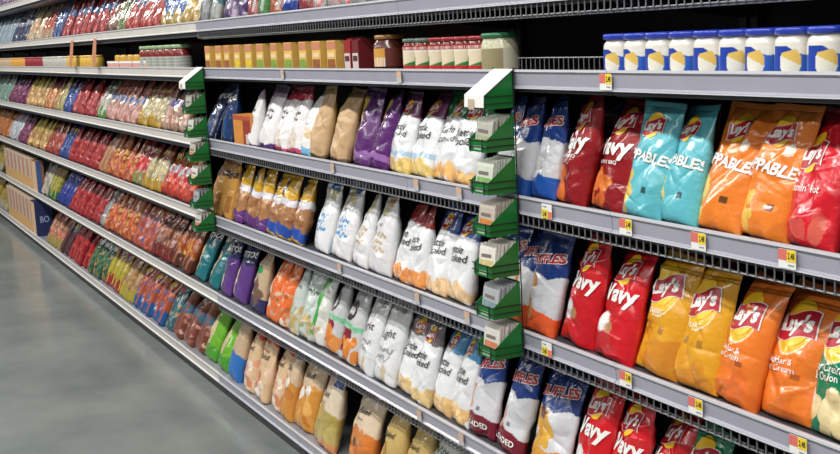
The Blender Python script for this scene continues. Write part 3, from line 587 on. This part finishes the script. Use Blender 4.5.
# ---------------------------------------------------------------- price tags on the rails
RAILW = {'B': 'the rail under the dip jars', 'C': 'the fourth rail up', 'D': 'the third rail up', 'E': 'the second rail up'}
tg = {}
for r, x, kd in TAGS: tg.setdefault((r, kd), []).append(x)
for (r, kd), xs in tg.items():
    xs.sort()
    for i, x in enumerate(xs):
        yf = D - .0052; zt = ZR[r] - .008
        w, h = (.052, .042) if kd < 2 else (.034, .040)
        t = thing('price_tag', (x, yf, zt - h))
        if kd == 0: cs = [('yel', (238, 206, 50), 0, .5, .36, 1), ('red', (214, 110, 100), -.5, 0, .42, 1)]
        elif kd == 1: cs = [('yel', (226, 206, 60), -.5, .12, 0, .62), ('red', (226, 120, 100), .12, .5, 0, .5)]
        else: cs = [('yel', (206, 170, 140), -.5, .5, .5, 1)]
        MB().box(-w / 2, w / 2, -.0006, .0004, 0, h).build('paper', CARD if kd < 2 else mat('faded_tag_paper', (186, 182, 180), .5), t)
        for nm, c, a, b, lo, hi in cs: MB().box(a * w, b * w, -.0012, -.0007, lo * h + .0003, hi * h - .0003).build('colour_patch', mat('tag_%s_%d' % (nm, kd), c, .5), t)
        if kd < 2:
            v, f = text2d('2.48', .03); a = w * (.25 if kd == 0 else -.19); zz = h * (.68 if kd == 0 else .31)
            mesh_obj('lettering', [(a + p[0] * .0082, -.0017, zz + p[1] * .0135) for p in v], f, BLACK, t)
            mesh_obj('small_print', [(a + sx * .004 + q * .006, -.0017, h * (.2 if kd == 0 else .8) + sz * .0016) for q in (-1, 0, 1) for sx, sz in ((-.5, -1), (.5, -1), (.5, 1), (-.5, 1))], [tuple(4 * q + e for e in range(4)) for q in range(3)], mat('grey_print', (110, 110, 116), .5), t)
        d = {0: 'yellow and red price tag reading 2.48', 1: 'white price tag with yellow and red foot', 2: 'faded tan price tag'}[kd]
        tag(t, ' '.join(q for q in (d + ',', place(i, len(xs)), 'on ' + RAILW[r]) if q), 'price tag', ('%ss on %s' % (d, RAILW[r])) if len(xs) > 1 else None)

# ---------------------------------------------------------------- jars on the fifth shelf
def band(r, z0, z1, fn, n=120, rows=40):
    v = []; c = []
    for j in range(rows):
        for k in range(n):
            a = 2 * PI * k / n; v.append((r * math.cos(a), r * math.sin(a), z0 + (z1 - z0) * j / (rows - 1)))
            s = ((a + PI / 2 + PI) % (2 * PI)) - PI; c.append(lin(fn(s * r, j / (rows - 1), s)))     # s=0 faces the aisle
    f = [(j * n + k, j * n + (k + 1) % n, (j + 1) * n + (k + 1) % n, (j + 1) * n + k) for j in range(rows - 1) for k in range(n)]
    return v, f, np.array(c)
zB = DECK['B'] + .001
def dip_label(x, t, s):
    P = .030; q = ((s + .55) % (2 * PI / 3)) - PI / 3      # the picture repeats round the jar
    X = q * .042; Z = t - .42
    if (X / .023) ** 2 + ((Z - .02) / .5) ** 2 < 1 and Z < .42 + X * 4:
        return (222, 186, 96) if Z > .08 + X * -9 else (226, 224, 210)
    if t > .93 - .25 * math.sin(q * 2): return (230, 228, 220)
    return (26, 62, 160) if X < .01 else (44, 96, 190)
dj = None
for i, x in enumerate(DIP_X):
    if dj is None:
        dj = thing('dip_jar', (0, 0, 0)); r = .0435
        MB().lathe([(r - .006, 0), (r - .001, .003), (r - .001, .072), (r - .003, .080), (r - .008, .086), (r - .008, .091)], 40).build('body', mat('white_jar_plastic', (226, 223, 212), .3, coat=.3), dj, True)
        v, f, c = band(r, .006, .066, dip_label); mesh_obj('label', v, f, PRINT, dj, True, None, c)
        MB().lathe([(r - .004, .0895), (r, .0915), (r + .0003, .1025), (r - .002, .105), (.004, .1055)], 40).build('lid', mat('blue_lid', (40, 62, 176), .28, coat=.4), dj, True)
        o = dj
    else: o = copy_tree(dj)
    o.location = (x, D + .055, zB); o.rotation_euler = (0, 0, rnd.uniform(-.35, .35)); o.scale = (1.0, 1.0, 1.0)
    tag(o, 'white dip jar with blue label and blue lid, %s' % place(i, len(DIP_X)), 'jar', 'blue-lidded dip jars on the fifth shelf')
def salsa_label(x, t, s):
    q = ((s + .3) % (2 * PI / 2)) - PI / 2
    if .84 < t < .93 and int(x * 330 + 50) % 2: return (226, 214, 204)
    if t > .8: return (160, 34, 40)
    if .8 > t > .74 : return (226, 220, 206)
    if t < .2: return (190, 40, 44) if s > -1 else (60, 84, 96)
    if t < .55 and t < .36 + .12 * q: return (36, 128, 60)
    return (222, 208, 180)
sj = None
for i, x in enumerate(SALSA_X[:-1]):
    if sj is None:
        sj = thing('salsa_jar', (0, 0, 0)); r = .041
        MB().lathe([(r - .006, 0), (r - .001, .003), (r - .001, .09), (r - .006, .098), (r - .006, .104)], 36).build('body', mat('salsa_glass', (120, 60, 44), .12, coat=.5), sj, True)
        v, f, c = band(r, .008, .092, salsa_label); mesh_obj('label', v, f, PRINT, sj, True, None, c)
        MB().lathe([(r - .004, .1025), (r - .001, .104), (r - .001, .113), (r - .004, .1155), (.004, .116)], 36).build('lid', mat('dark_red_lid', (150, 30, 38), .3, coat=.4), sj, True)
        o = sj
    else: o = copy_tree(sj)
    o.location = (x, D + .06, zB); o.rotation_euler = (0, 0, rnd.uniform(-.2, .2)); o.scale = (.94, .94, 1)
    tag(o, 'salsa jar with %s lid, %s from left of six beside near clip strip' % ('grey-green' if i < 2 else 'dark red', ORD[i]), 'jar', 'salsa jars left of the near clip strip')
for c in [q for q in C.objects if q.name.startswith('salsa_jar')][:2]:
    l = [q for q in c.children if q.name.startswith('lid')][0]; l.data = l.data.copy(); l.data.materials[0] = mat('grey_green_lid', (96, 112, 104), .35)
t = thing('dip_jar', (SALSA_X[-1] - .03, D + .075, zB)); r = .058
MB().lathe([(r - .006, 0), (r - .001, .004), (r, .02), (r, .088), (r - .006, .102), (r - .006, .108)], 40).build('body', mat('speckled_dip', (196, 190, 160), .3, coat=.4, vary=.35, bscale=160), t, True)
MB().lathe([(r - .004, .106), (r, .108), (r, .120), (r - .004, .122), (.004, .1225)], 40).build('lid', mat('green_lid', (40, 110, 70), .35), t, True)
v, f, c = band(r + .0006, .012, .075, lambda x, tt, s: (150, 140, 104) if -.5 < s < 1.2 else (196, 192, 170)); mesh_obj('label', v, f, PRINT, t, True, None, c)
tag(t, 'wide speckled cream jar with green lid behind the near clip strip', 'jar')
# dark brown jar and slim packs beside the cartons
t = thing('dip_jar', (BROWNJAR_X[0], D + .075, zB)); r = .058
MB().lathe([(r - .006, 0), (r, .004), (r, .1), (r - .01, .112), (r - .01, .118)], 36).build('body', mat('brown_dip', (86, 40, 30), .25, coat=.4), t, True)
v, f, c = band(r + .0006, .02, .085, lambda x, tt, s: ((226, 216, 200) if tt < .5 and int(x * 260 + 40) % 2 else (206, 150, 70)) if -.9 < s < .8 else (100, 44, 34)); mesh_obj('label', v, f, PRINT, t, True, None, c)
MB().lathe([(r - .008, .117), (r - .004, .119), (r - .004, .131), (r - .008, .133), (.004, .1335)], 36).build('lid', mat('tan_lid', (150, 104, 60), .35), t, True)
tag(t, 'dark brown dip jar with tan lid right of the cartons', 'jar')
for i, x in enumerate(RIBBED):
    o = MB().prism([(D + .03, zB), (D + .03, zB + .115), (D + .05, zB + .127), (D + .09, zB + .12), (D + .115, zB + .09), (D + .12, zB)], x - .03, x + .03).build('dip_pack', mat('red_pack_%d' % i, ((150, 40, 44), (110, 36, 40))[i], .35), None)
    MB().box(x - .026, x + .026, D + .0285, D + .0295, zB + .008, zB + .07).build('label', mat('pale_pack_label', (206, 196, 190), .4), o)
    MB().box(x - .02, x + .02, D + .0275, D + .0283, zB + .04, zB + .06).build('colour_patch', mat('dark_patch', (90, 40, 50), .4), o)
    tag(o, ('left', 'right')[i] + ' of two red dip packs between cartons and brown jar', 'pack', 'red dip packs')
# arched cartons
cm = {}
for i, x in enumerate(CARTON_X):
    W = .088; kd = 'brown' if i in (0, 1, 2, 9, 10) else ('gold' if i in (3, 4) else 'green')
    if kd not in cm:
        t = thing('dip_carton', (0, 0, 0)); Hc = .122
        pr = [(0, 0), (0, Hc), (.02, Hc)] + [(.02 + .085 * math.sin(a), Hc - .07 + .07 * math.cos(a)) for a in np.linspace(.2, PI / 2, 8)] + [(.105, 0)]
        MB().prism(pr, -W / 2, W / 2).build('carton_shell', mat('ochre_card', (220, 178, 92) if kd != 'green' else (216, 200, 126), .45, vary=.08, bscale=30), t)
        MB().box(-W / 2 + .002, W / 2 - .002, -.0012, -.0002, Hc * .72, Hc - .004).build('top_panel', mat('salmon_panel', (196, 130, 100), .45), t)
        ac = {'brown': (136, 80, 40), 'gold': (226, 176, 40), 'green': (112, 146, 56)}[kd]
        MB().box(-W * .42, W * .42, -.0014, -.0002, .006, Hc * .4).build('picture_panel', mat('picture_' + kd, ac, .45, vary=.3, bscale=70), t)
        MB().box(-W * .36, W * .36, -.0014, -.0002, Hc * .46, Hc * .6).build('name_panel', mat('cream_panel', (226, 206, 160), .45), t)
        cm[kd] = t; o = t
    else: o = copy_tree(cm[kd])
    o.location = (x + .02, D + .02 + rnd.uniform(0, .006), zB); o.rotation_euler = (0, 0, rnd.uniform(-.05, .05))
    tag(o, 'ochre dip carton with %s picture, %s of 11 from left right of the far strip' % (kd, ORD[i]), 'carton', 'ochre dip cartons on the fifth shelf')
# left-hand end of the fifth shelf
gj = None
for i, x in enumerate(GREENJAR_X):
    if gj is None:
        gj = thing('salsa_jar', (0, 0, 0)); r = .052
        MB().lathe([(r - .006, 0), (r, .004), (r, .11), (r - .006, .118)], 28).build('body', mat('dark_red_jar', (124, 40, 36), .2, coat=.4), gj, True)
        v, f, c = band(r + .0006, .01, .075, lambda x, tt, s: (150, 156, 150) if int(tt * 7) % 2 else (186, 186, 176), 40, 12); mesh_obj('label', v, f, PRINT, gj, True, None, c)
        MB().lathe([(r - .004, .118), (r, .12), (r, .138), (r - .004, .14), (.004, .1405)], 28).build('lid', mat('sage_lid', (140, 168, 124), .35), gj, True); o = gj
    else: o = copy_tree(gj)
    o.location = (x, D + .07, zB); o.rotation_euler = (0, 0, rnd.uniform(-.3, .3))
    tag(o, 'sage-lidded salsa jar, %s left of the far clip strip' % place(i, len(GREENJAR_X)), 'jar', 'sage-lidded jars left of the far strip')
cc = {'tan': (180, 160, 130), 'amber': (206, 150, 70), 'maroon': (140, 44, 56), 'silver': (176, 174, 166), 'gold': (206, 166, 70)}
for xa, xb, kd in CAN_RUN:
    n = int(abs(xb - xa) / .125); master = None
    for i in range(n):
        if master is None:
            t = thing('dip_can', (0, 0, 0)); r = .05
            MB().lathe([(r - .004, 0), (r, .004), (r, .078), (r - .004, .082)], 24).build('body', mat(kd + '_can', cc[kd], .35, vary=.2, bscale=40), t, True)
            MB().lathe([(r - .003, .082), (r + .001, .084), (r + .001, .093), (r - .003, .095), (.003, .0955)], 24).build('lid', mat(kd + '_can_lid', [min(255, q + 30) for q in cc[kd]], .3, metal=.3), t, True); master = t; o = t
        else: o = copy_tree(master)
        o.location = (xa + (xb - xa) * (i + .5) / n, D + .065, zB)
        tag(o, 'small %s dip can, %s on the shelf above the bags' % (kd, place(i, n)), 'can', '%s dip cans on the fifth shelf' % kd)
n = 3
for i in range(n):
    xa = TRAY_RUN[0] + (TRAY_RUN[1] - TRAY_RUN[0]) * i / n + .01; xb = TRAY_RUN[0] + (TRAY_RUN[1] - TRAY_RUN[0]) * (i + 1) / n - .01; xc = (xa + xb) / 2; w = (xb - xa) / 2
    t = thing('display_tray', (xc, D + .1, zB))
    MB().box(-w, w, -.07, -.066, 0, .05).box(-w, w, .096, .1, 0, .05).box(-w, -w + .004, -.0655, .0955, 0, .05).box(w - .004, w, -.0655, .0955, 0, .05).box(-w + .0045, w - .0045, -.0655, .0955, 0, .004).build('tray_shell', mat('pinkish_tray', (206, 150, 140), .5, vary=.25, bscale=50), t)
    MB().box(-w, w, -.0715, -.0705, .036, .0505).build('white_edge', CARD, t)
    tag(t, 'low pinkish display tray with white edge, ' + place(i, n), 'tray', 'low display trays on the fifth shelf')
    for k in range(2):
        o = MB().lathe([(.045, 0), (.048, .004), (.048, .075), (.044, .085), (.01, .086)], 24).build('dip_can', mat('gold_can', cc['gold']), None, True)
        o.location = (xc + (-.5 + k) * w, D + .115, zB + .0045)
        tag(o, 'gold can sitting at the %s end of the %s low tray' % (('left', 'right')[k], ('left', 'middle', 'right')[i]), 'can', 'gold cans in the low trays')
# small carton lying in front of the blue tortilla bags
xs = -5.62
t = thing('snack_carton', (xs, D + .03, DECK['C'] + .001))
MB().box(-.17, .09, 0, .09, 0, .15).build('carton_shell', mat('orange_carton', (206, 136, 60), .45, vary=.1, bscale=20), t)
MB().box(-.02, .088, -.0015, -.0003, .004, .125).build('red_panel', mat('brick_panel', (150, 50, 36), .45), t)
MB().box(-.168, .088, -.0015, -.0003, .126, .148).build('top_stripe', mat('stripe_panel', (176, 80, 50), .45), t)
MB().box(.02, .07, -.0025, -.0016, .012, .06).build('label', mat('label_panel', (196, 190, 176), .45), t)
tag(t, 'small orange and red carton in front of the dark blue tortilla bags', 'carton')
# ---------------------------------------------------------------- beige book-like boxes at the far left
for row, (xa, xb), nm in (('E', BOX_E, 'second shelf up'), ('F', BOX_F, 'bottom shelf')):
    n = 8; wd = (xb - xa) / n; yf = D - (YF if row == 'F' else 0) + .014; bx = None
    for i in range(n):
        Hb = .345 if row == 'F' else .315
        dpt = .16 if row == 'F' else .07
        if i < n - 1:
            if bx is None:
                t = thing('snack_box', (0, 0, 0)); MB().box(-wd / 2 + .004, wd / 2 - .004, 0, dpt, 0, Hb).build('box_shell', mat('beige_box_' + row, (190, 168, 146), .5, vary=.2, bscale=14), t)
                for q, sc_ in enumerate(((176, 110, 90), (150, 150, 160), (206, 196, 176))): MB().box(-wd / 2 + .012 + q * .05, -wd / 2 + .026 + q * .05, -.0014, -.0003, .13, Hb - .01).build('colour_stripe', mat('box_stripe_%d' % q, sc_, .5), t)
                MB().box(-wd / 2 + .006, wd / 2 - .006, -.0014, -.0003, .02, .12).build('picture_panel', mat('beige_picture', (196, 156, 100), .5, vary=.25, bscale=40), t)
                MB().box(wd / 2 - .05, wd / 2 - .006, -.0014, -.0003, .13, Hb - .02).build('side_stripe', mat('box_stripe', (186, 120, 96), .5), t); bx = t; o = t
            else: o = copy_tree(bx)
        else:
            o = thing('snack_box', (0, 0, 0)); MB().box(-wd / 2 + .004, wd / 2 - .004, 0, dpt, 0, Hb).build('box_shell', mat(*(('navy_box', (34, 44, 92), .45) if row == 'F' else ('tan_box_side', (130, 92, 66), .5))), o)
            MB().box(-wd / 2 + .006, wd / 2 - .03, -.0014, -.0003, .01, Hb - .01).build('picture_panel', mat('beige_box_front', (206, 176, 140), .5, vary=.15, bscale=9), o)
            v, f = text2d('BO', .04)
            if row == 'F': mesh_obj('lettering', [(wd / 2 - .0025, .085 + p[0] * .048, Hb * .48 + p[1] * .062) for p in v], f, mat('pale_blue_ink', (150, 160, 190), .4), o)
            else: MB().box(wd / 2 - .0039, wd / 2 - .002, .002, .04, 0.002, Hb - .002).build('blue_edge', mat('blue_box_edge', (50, 90, 160), .4), o)
        o.location = (xa + wd * (i + .5), yf, DECK[row] + .001)
        tag(o, ('beige snack box, %s on the %s' % (place(i, n), nm)) if i < n - 1 else ('navy-sided snack box reading BO at the right end of the %s' % nm if row == 'F' else 'snack box with blue edge and brown side, right end of second shelf up'), 'box', 'beige snack boxes on the ' + nm)
# ---------------------------------------------------------------- clip strips hanging from the fifth rail
def clip_strip(x, label, what, near):
    pitch = .1245; nt = 7; z0 = ZR['B'] + .004; yb = D - .006
    t = thing('clip_strip', (x, yb, z0 - pitch * nt))
    m = MB(); top = pitch * nt; wd = .108; dp = .098
    for s in (-1, 1): m.tube([(s * (wd / 2 + .004), -.002, -.01), (s * (wd / 2 + .004), -.002, top + .004)], .0022)
    for k in range(nt):
        zb = top - pitch * (k + 1) + .012
        for zz in (.016, .036):
            m.tube([(-wd / 2 - .004, -.002, zb + zz), (-wd / 2 - .004, -dp - .003, zb + zz), (wd / 2 + .004, -dp - .003, zb + zz), (wd / 2 + .004, -.002, zb + zz)], .0018)
        for s in (-1, 1): m.tube([(s * .035, -dp - .0045, zb - .002), (s * .035, -dp - .0045, zb + .038)], .0016)
    m.build('wire_rack', BWIRE, t)
    side = []
    for k in range(nt):
        zb = top - pitch * (k + 1) + .012; g = MB(); hb = .106; hf = .036
        for s in (-1, 1):
            xx = s * (wd / 2 - .001); g.prism([(-.004, zb), (-dp, zb), (-dp, zb + hf), (-.004, zb + hb)], xx - .001, xx + .001)
        g.box(-wd / 2 + .0005, wd / 2 - .0005, -dp, -dp + .0015, zb, zb + hf); g.box(-wd / 2 + .0005, wd / 2 - .0005, -.0055, -.004, zb, zb + hb); g.box(-wd / 2 + .0005, wd / 2 - .0005, -dp + .0016, -.0056, zb, zb + .0015)
        tr = g.build('tray', GREEN, t)
        if k: MB().box(-.022, .022, -dp - .0012, -dp - .0002, zb + .006, zb + .018).build('badge', mat('pale_green_badge', (150, 190, 150), .4), tr)
        if k == 0:
            w2 = wd / 2 + .003
            MB().prism([(-.002, zb + hb + .004), (-dp - .004, zb + hf + .004), (-dp - .006, zb + hf - .03), (-dp - .0075, zb + hf - .03), (-dp - .0055, zb + hf + .006), (-.002, zb + hb + .006)], -w2, w2).build('header_card', CARD, t)
            MB().box(-.03, .004, -dp - .0095, -dp - .008, zb + .0, zb + .03).build('price_flap', mat('tan_flap', (190, 170, 150), .5), t)
    tag(t, label, 'clip strip')
    pk = None
    for k in range(1, nt):
        zb = top - pitch * (k + 1) + .012; n = 7 if near else 4; cols = [(214, 214, 204), (206, 200, 186), (190, 192, 186)]
        kindm = ('clear_sachet', 'herb_sachet', 'tan_sachet', 'white_sachet', 'silver_sachet', 'cream_sachet')[k - 1]
        bc = ((176, 178, 166), (200, 206, 192), (186, 176, 164), (220, 214, 206), (166, 170, 174), (206, 202, 196))[k - 1]
        pm = None
        for i in range(n):
            if pm is None:
                p = thing('seasoning_packet', (0, 0, 0)); w = .046; hh = .094
                mesh = MB(); mesh.prism([(-.0005, 0), (-.0035, .012), (-.0035, hh - .016), (-.0008, hh), (.0008, hh), (.0025, hh - .016), (.0025, .012), (.0005, 0)], -w, w); mesh.build('pouch', mat(kindm, bc, .35, spec=.5, vary=.1, bscale=60), p)
                MB().box(-w * .8, w * .8, -.0046, -.0037, .016, .044).build('picture_panel', mat(kindm + '_picture', ((150, 156, 120), (120, 160, 90), (196, 120, 60), (206, 176, 120), (120, 140, 150), (190, 120, 90))[k - 1], .4, vary=.35, bscale=90), p)
                MB().box(-w * .7, w * .5, -.0046, -.0037, .052, .062).build('name_panel', mat('packet_name', (120, 110, 104), .4), p); pm = p; o = p
            else: o = copy_tree(pm)
            yy = yb - dp + .016 + i * (dp - .03) / n
            o.location = (x + rnd.uniform(-.004, .004), yy, t.location.z + zb + .0025 + i * .0012); o.rotation_euler = (-.14, rnd.uniform(-.06, .06), rnd.uniform(-.03, .03))
            d = kindm.replace('_sachet', '')
            tag(o, '%s seasoning packet, %s, in %s tray down the %s clip strip' % (d, ('front one' if i == 0 else ORD[i] + ' from front'), ORD[k], what), 'packet', '%s packets in the %s clip strip' % (d, what))
clip_strip(STRIP_NEAR, 'black wire clip strip of green trays nearest the camera, under the salsa jars', 'near', True)
clip_strip(STRIP_FAR, 'far black wire clip strip of green trays between the two shelf runs', 'far', False)
# paper tags dangling from the rail above the cans
for i, x in enumerate(HANG):
    zt = ZR['A'] - RH + .012
    o = mesh_obj('hanging_tag', [(x + dx, D - .012 - .03 * a + e, zt - .2 * a) for e in (0, .0012) for a, w in ((0, .045), (.3, .06), (.7, .06), (1, .03)) for dx in (-w, w)], [(0, 2, 3, 1), (2, 4, 5, 3), (4, 6, 7, 5), (8, 9, 11, 10), (10, 11, 13, 12), (12, 13, 15, 14), (0, 1, 9, 8), (6, 14, 15, 7), (0, 8, 10, 2), (2, 10, 12, 4), (4, 12, 14, 6), (1, 3, 11, 9), (3, 5, 13, 11), (5, 7, 15, 13)], mat('brown_tag_card', (176, 120, 90), .5, vary=.2, bscale=30))
    tag(o, ('left', 'right')[i] + ' of two brown paper tags dangling over the dip cans', 'hanging tag', 'brown hanging tags')

# ---------------------------------------------------------------- floor
m = bpy.data.materials.new('polished_concrete'); m.use_nodes = True; nt = m.node_tree; b = nt.nodes['Principled BSDF']
tc = nt.nodes.new('ShaderNodeTexCoord'); n1 = nt.nodes.new('ShaderNodeTexNoise'); n1.inputs['Scale'].default_value = 1.3; n1.inputs['Detail'].default_value = 8; n1.inputs['Roughness'].default_value = .6
rp = nt.nodes.new('ShaderNodeValToRGB'); rp.color_ramp.elements[0].position = .3; rp.color_ramp.elements[0].color = rgba((104, 112, 110)); rp.color_ramp.elements[1].position = .7; rp.color_ramp.elements[1].color = rgba((134, 140, 136))
nt.links.new(tc.outputs['Object'], n1.inputs['Vector']); nt.links.new(n1.outputs['Fac'], rp.inputs['Fac']); nt.links.new(rp.outputs['Color'], b.inputs['Base Color'])
n2 = nt.nodes.new('ShaderNodeTexNoise'); n2.inputs['Scale'].default_value = 5; mr = nt.nodes.new('ShaderNodeMapRange'); mr.inputs[3].default_value = .09; mr.inputs[4].default_value = .24
nt.links.new(tc.outputs['Object'], n2.inputs['Vector']); nt.links.new(n2.outputs['Fac'], mr.inputs[0]); nt.links.new(mr.outputs[0], b.inputs['Roughness'])
fl = MB().box(-24, 4, -3.2, BACK + .6, -.05, 0).build('floor', m); fl['kind'] = 'structure'
wl = MB().box(-24, 4, BACK + .5, BACK + .6, .001, 5.2).build('wall_back', mat('dull_wall', (150, 150, 152), .7, vary=.05, bscale=2)); wl['kind'] = 'structure'
ce = MB().box(-24, 4, -3.2, BACK + .6, 5.201, 5.3).build('ceiling', mat('pale_ceiling', (196, 196, 196), .8, vary=.04, bscale=2)); ce['kind'] = 'structure'

# ---------------------------------------------------------------- light: rows of ceiling tubes over the aisle
def area(x, y, z, sx, sy, e, col=(1, .97, .93), rot=(0, 0, 0)):
    l = bpy.data.lights.new('ceiling_tube_light', 'AREA'); l.shape = 'RECTANGLE'; l.size = sx; l.size_y = sy; l.energy = e; l.color = col
    o = bpy.data.objects.new('ceiling_tube_light', l); C.objects.link(o); o.location = (x, y, z); o.rotation_euler = rot
for x in (-13.5, -9.5, -5.5, -1.5, 2.5):
    area(x, -.3, 4.3, 3.4, .25, 150)
    area(x, -3.2, 4.3, 3.4, .25, 75)
w = bpy.data.worlds.new('World'); bpy.context.scene.world = w; w.use_nodes = True
w.node_tree.nodes['Background'].inputs[0].default_value = (.92, .95, 1.0, 1); w.node_tree.nodes['Background'].inputs[1].default_value = .14

# ---------------------------------------------------------------- camera
from mathutils import Matrix
yaw, pitch, roll = ANG
cam = bpy.data.cameras.new('camera'); co = bpy.data.objects.new('camera', cam); C.objects.link(co)
fw = np.array([-math.sin(yaw) * math.cos(pitch), math.cos(yaw) * math.cos(pitch), -math.sin(pitch)]); rt_ = np.array([math.cos(yaw), math.sin(yaw), 0]); up = np.cross(rt_, fw)
r2 = math.cos(roll) * rt_ + math.sin(roll) * up; u2 = -math.sin(roll) * rt_ + math.cos(roll) * up
co.matrix_world = Matrix(((r2[0], u2[0], -fw[0], 0), (r2[1], u2[1], -fw[1], 0), (r2[2], u2[2], -fw[2], ZF), (0, 0, 0, 1)))
cam.sensor_width = 36; cam.lens = 1200 * 36 / 840; cam.clip_start = .05
sc = bpy.context.scene; sc.camera = co
sc.view_settings.view_transform = 'Standard'; sc.view_settings.look = 'None'; sc.view_settings.gamma = 1; sc.view_settings.use_curve_mapping = False
sc.view_settings.exposure = -0.08
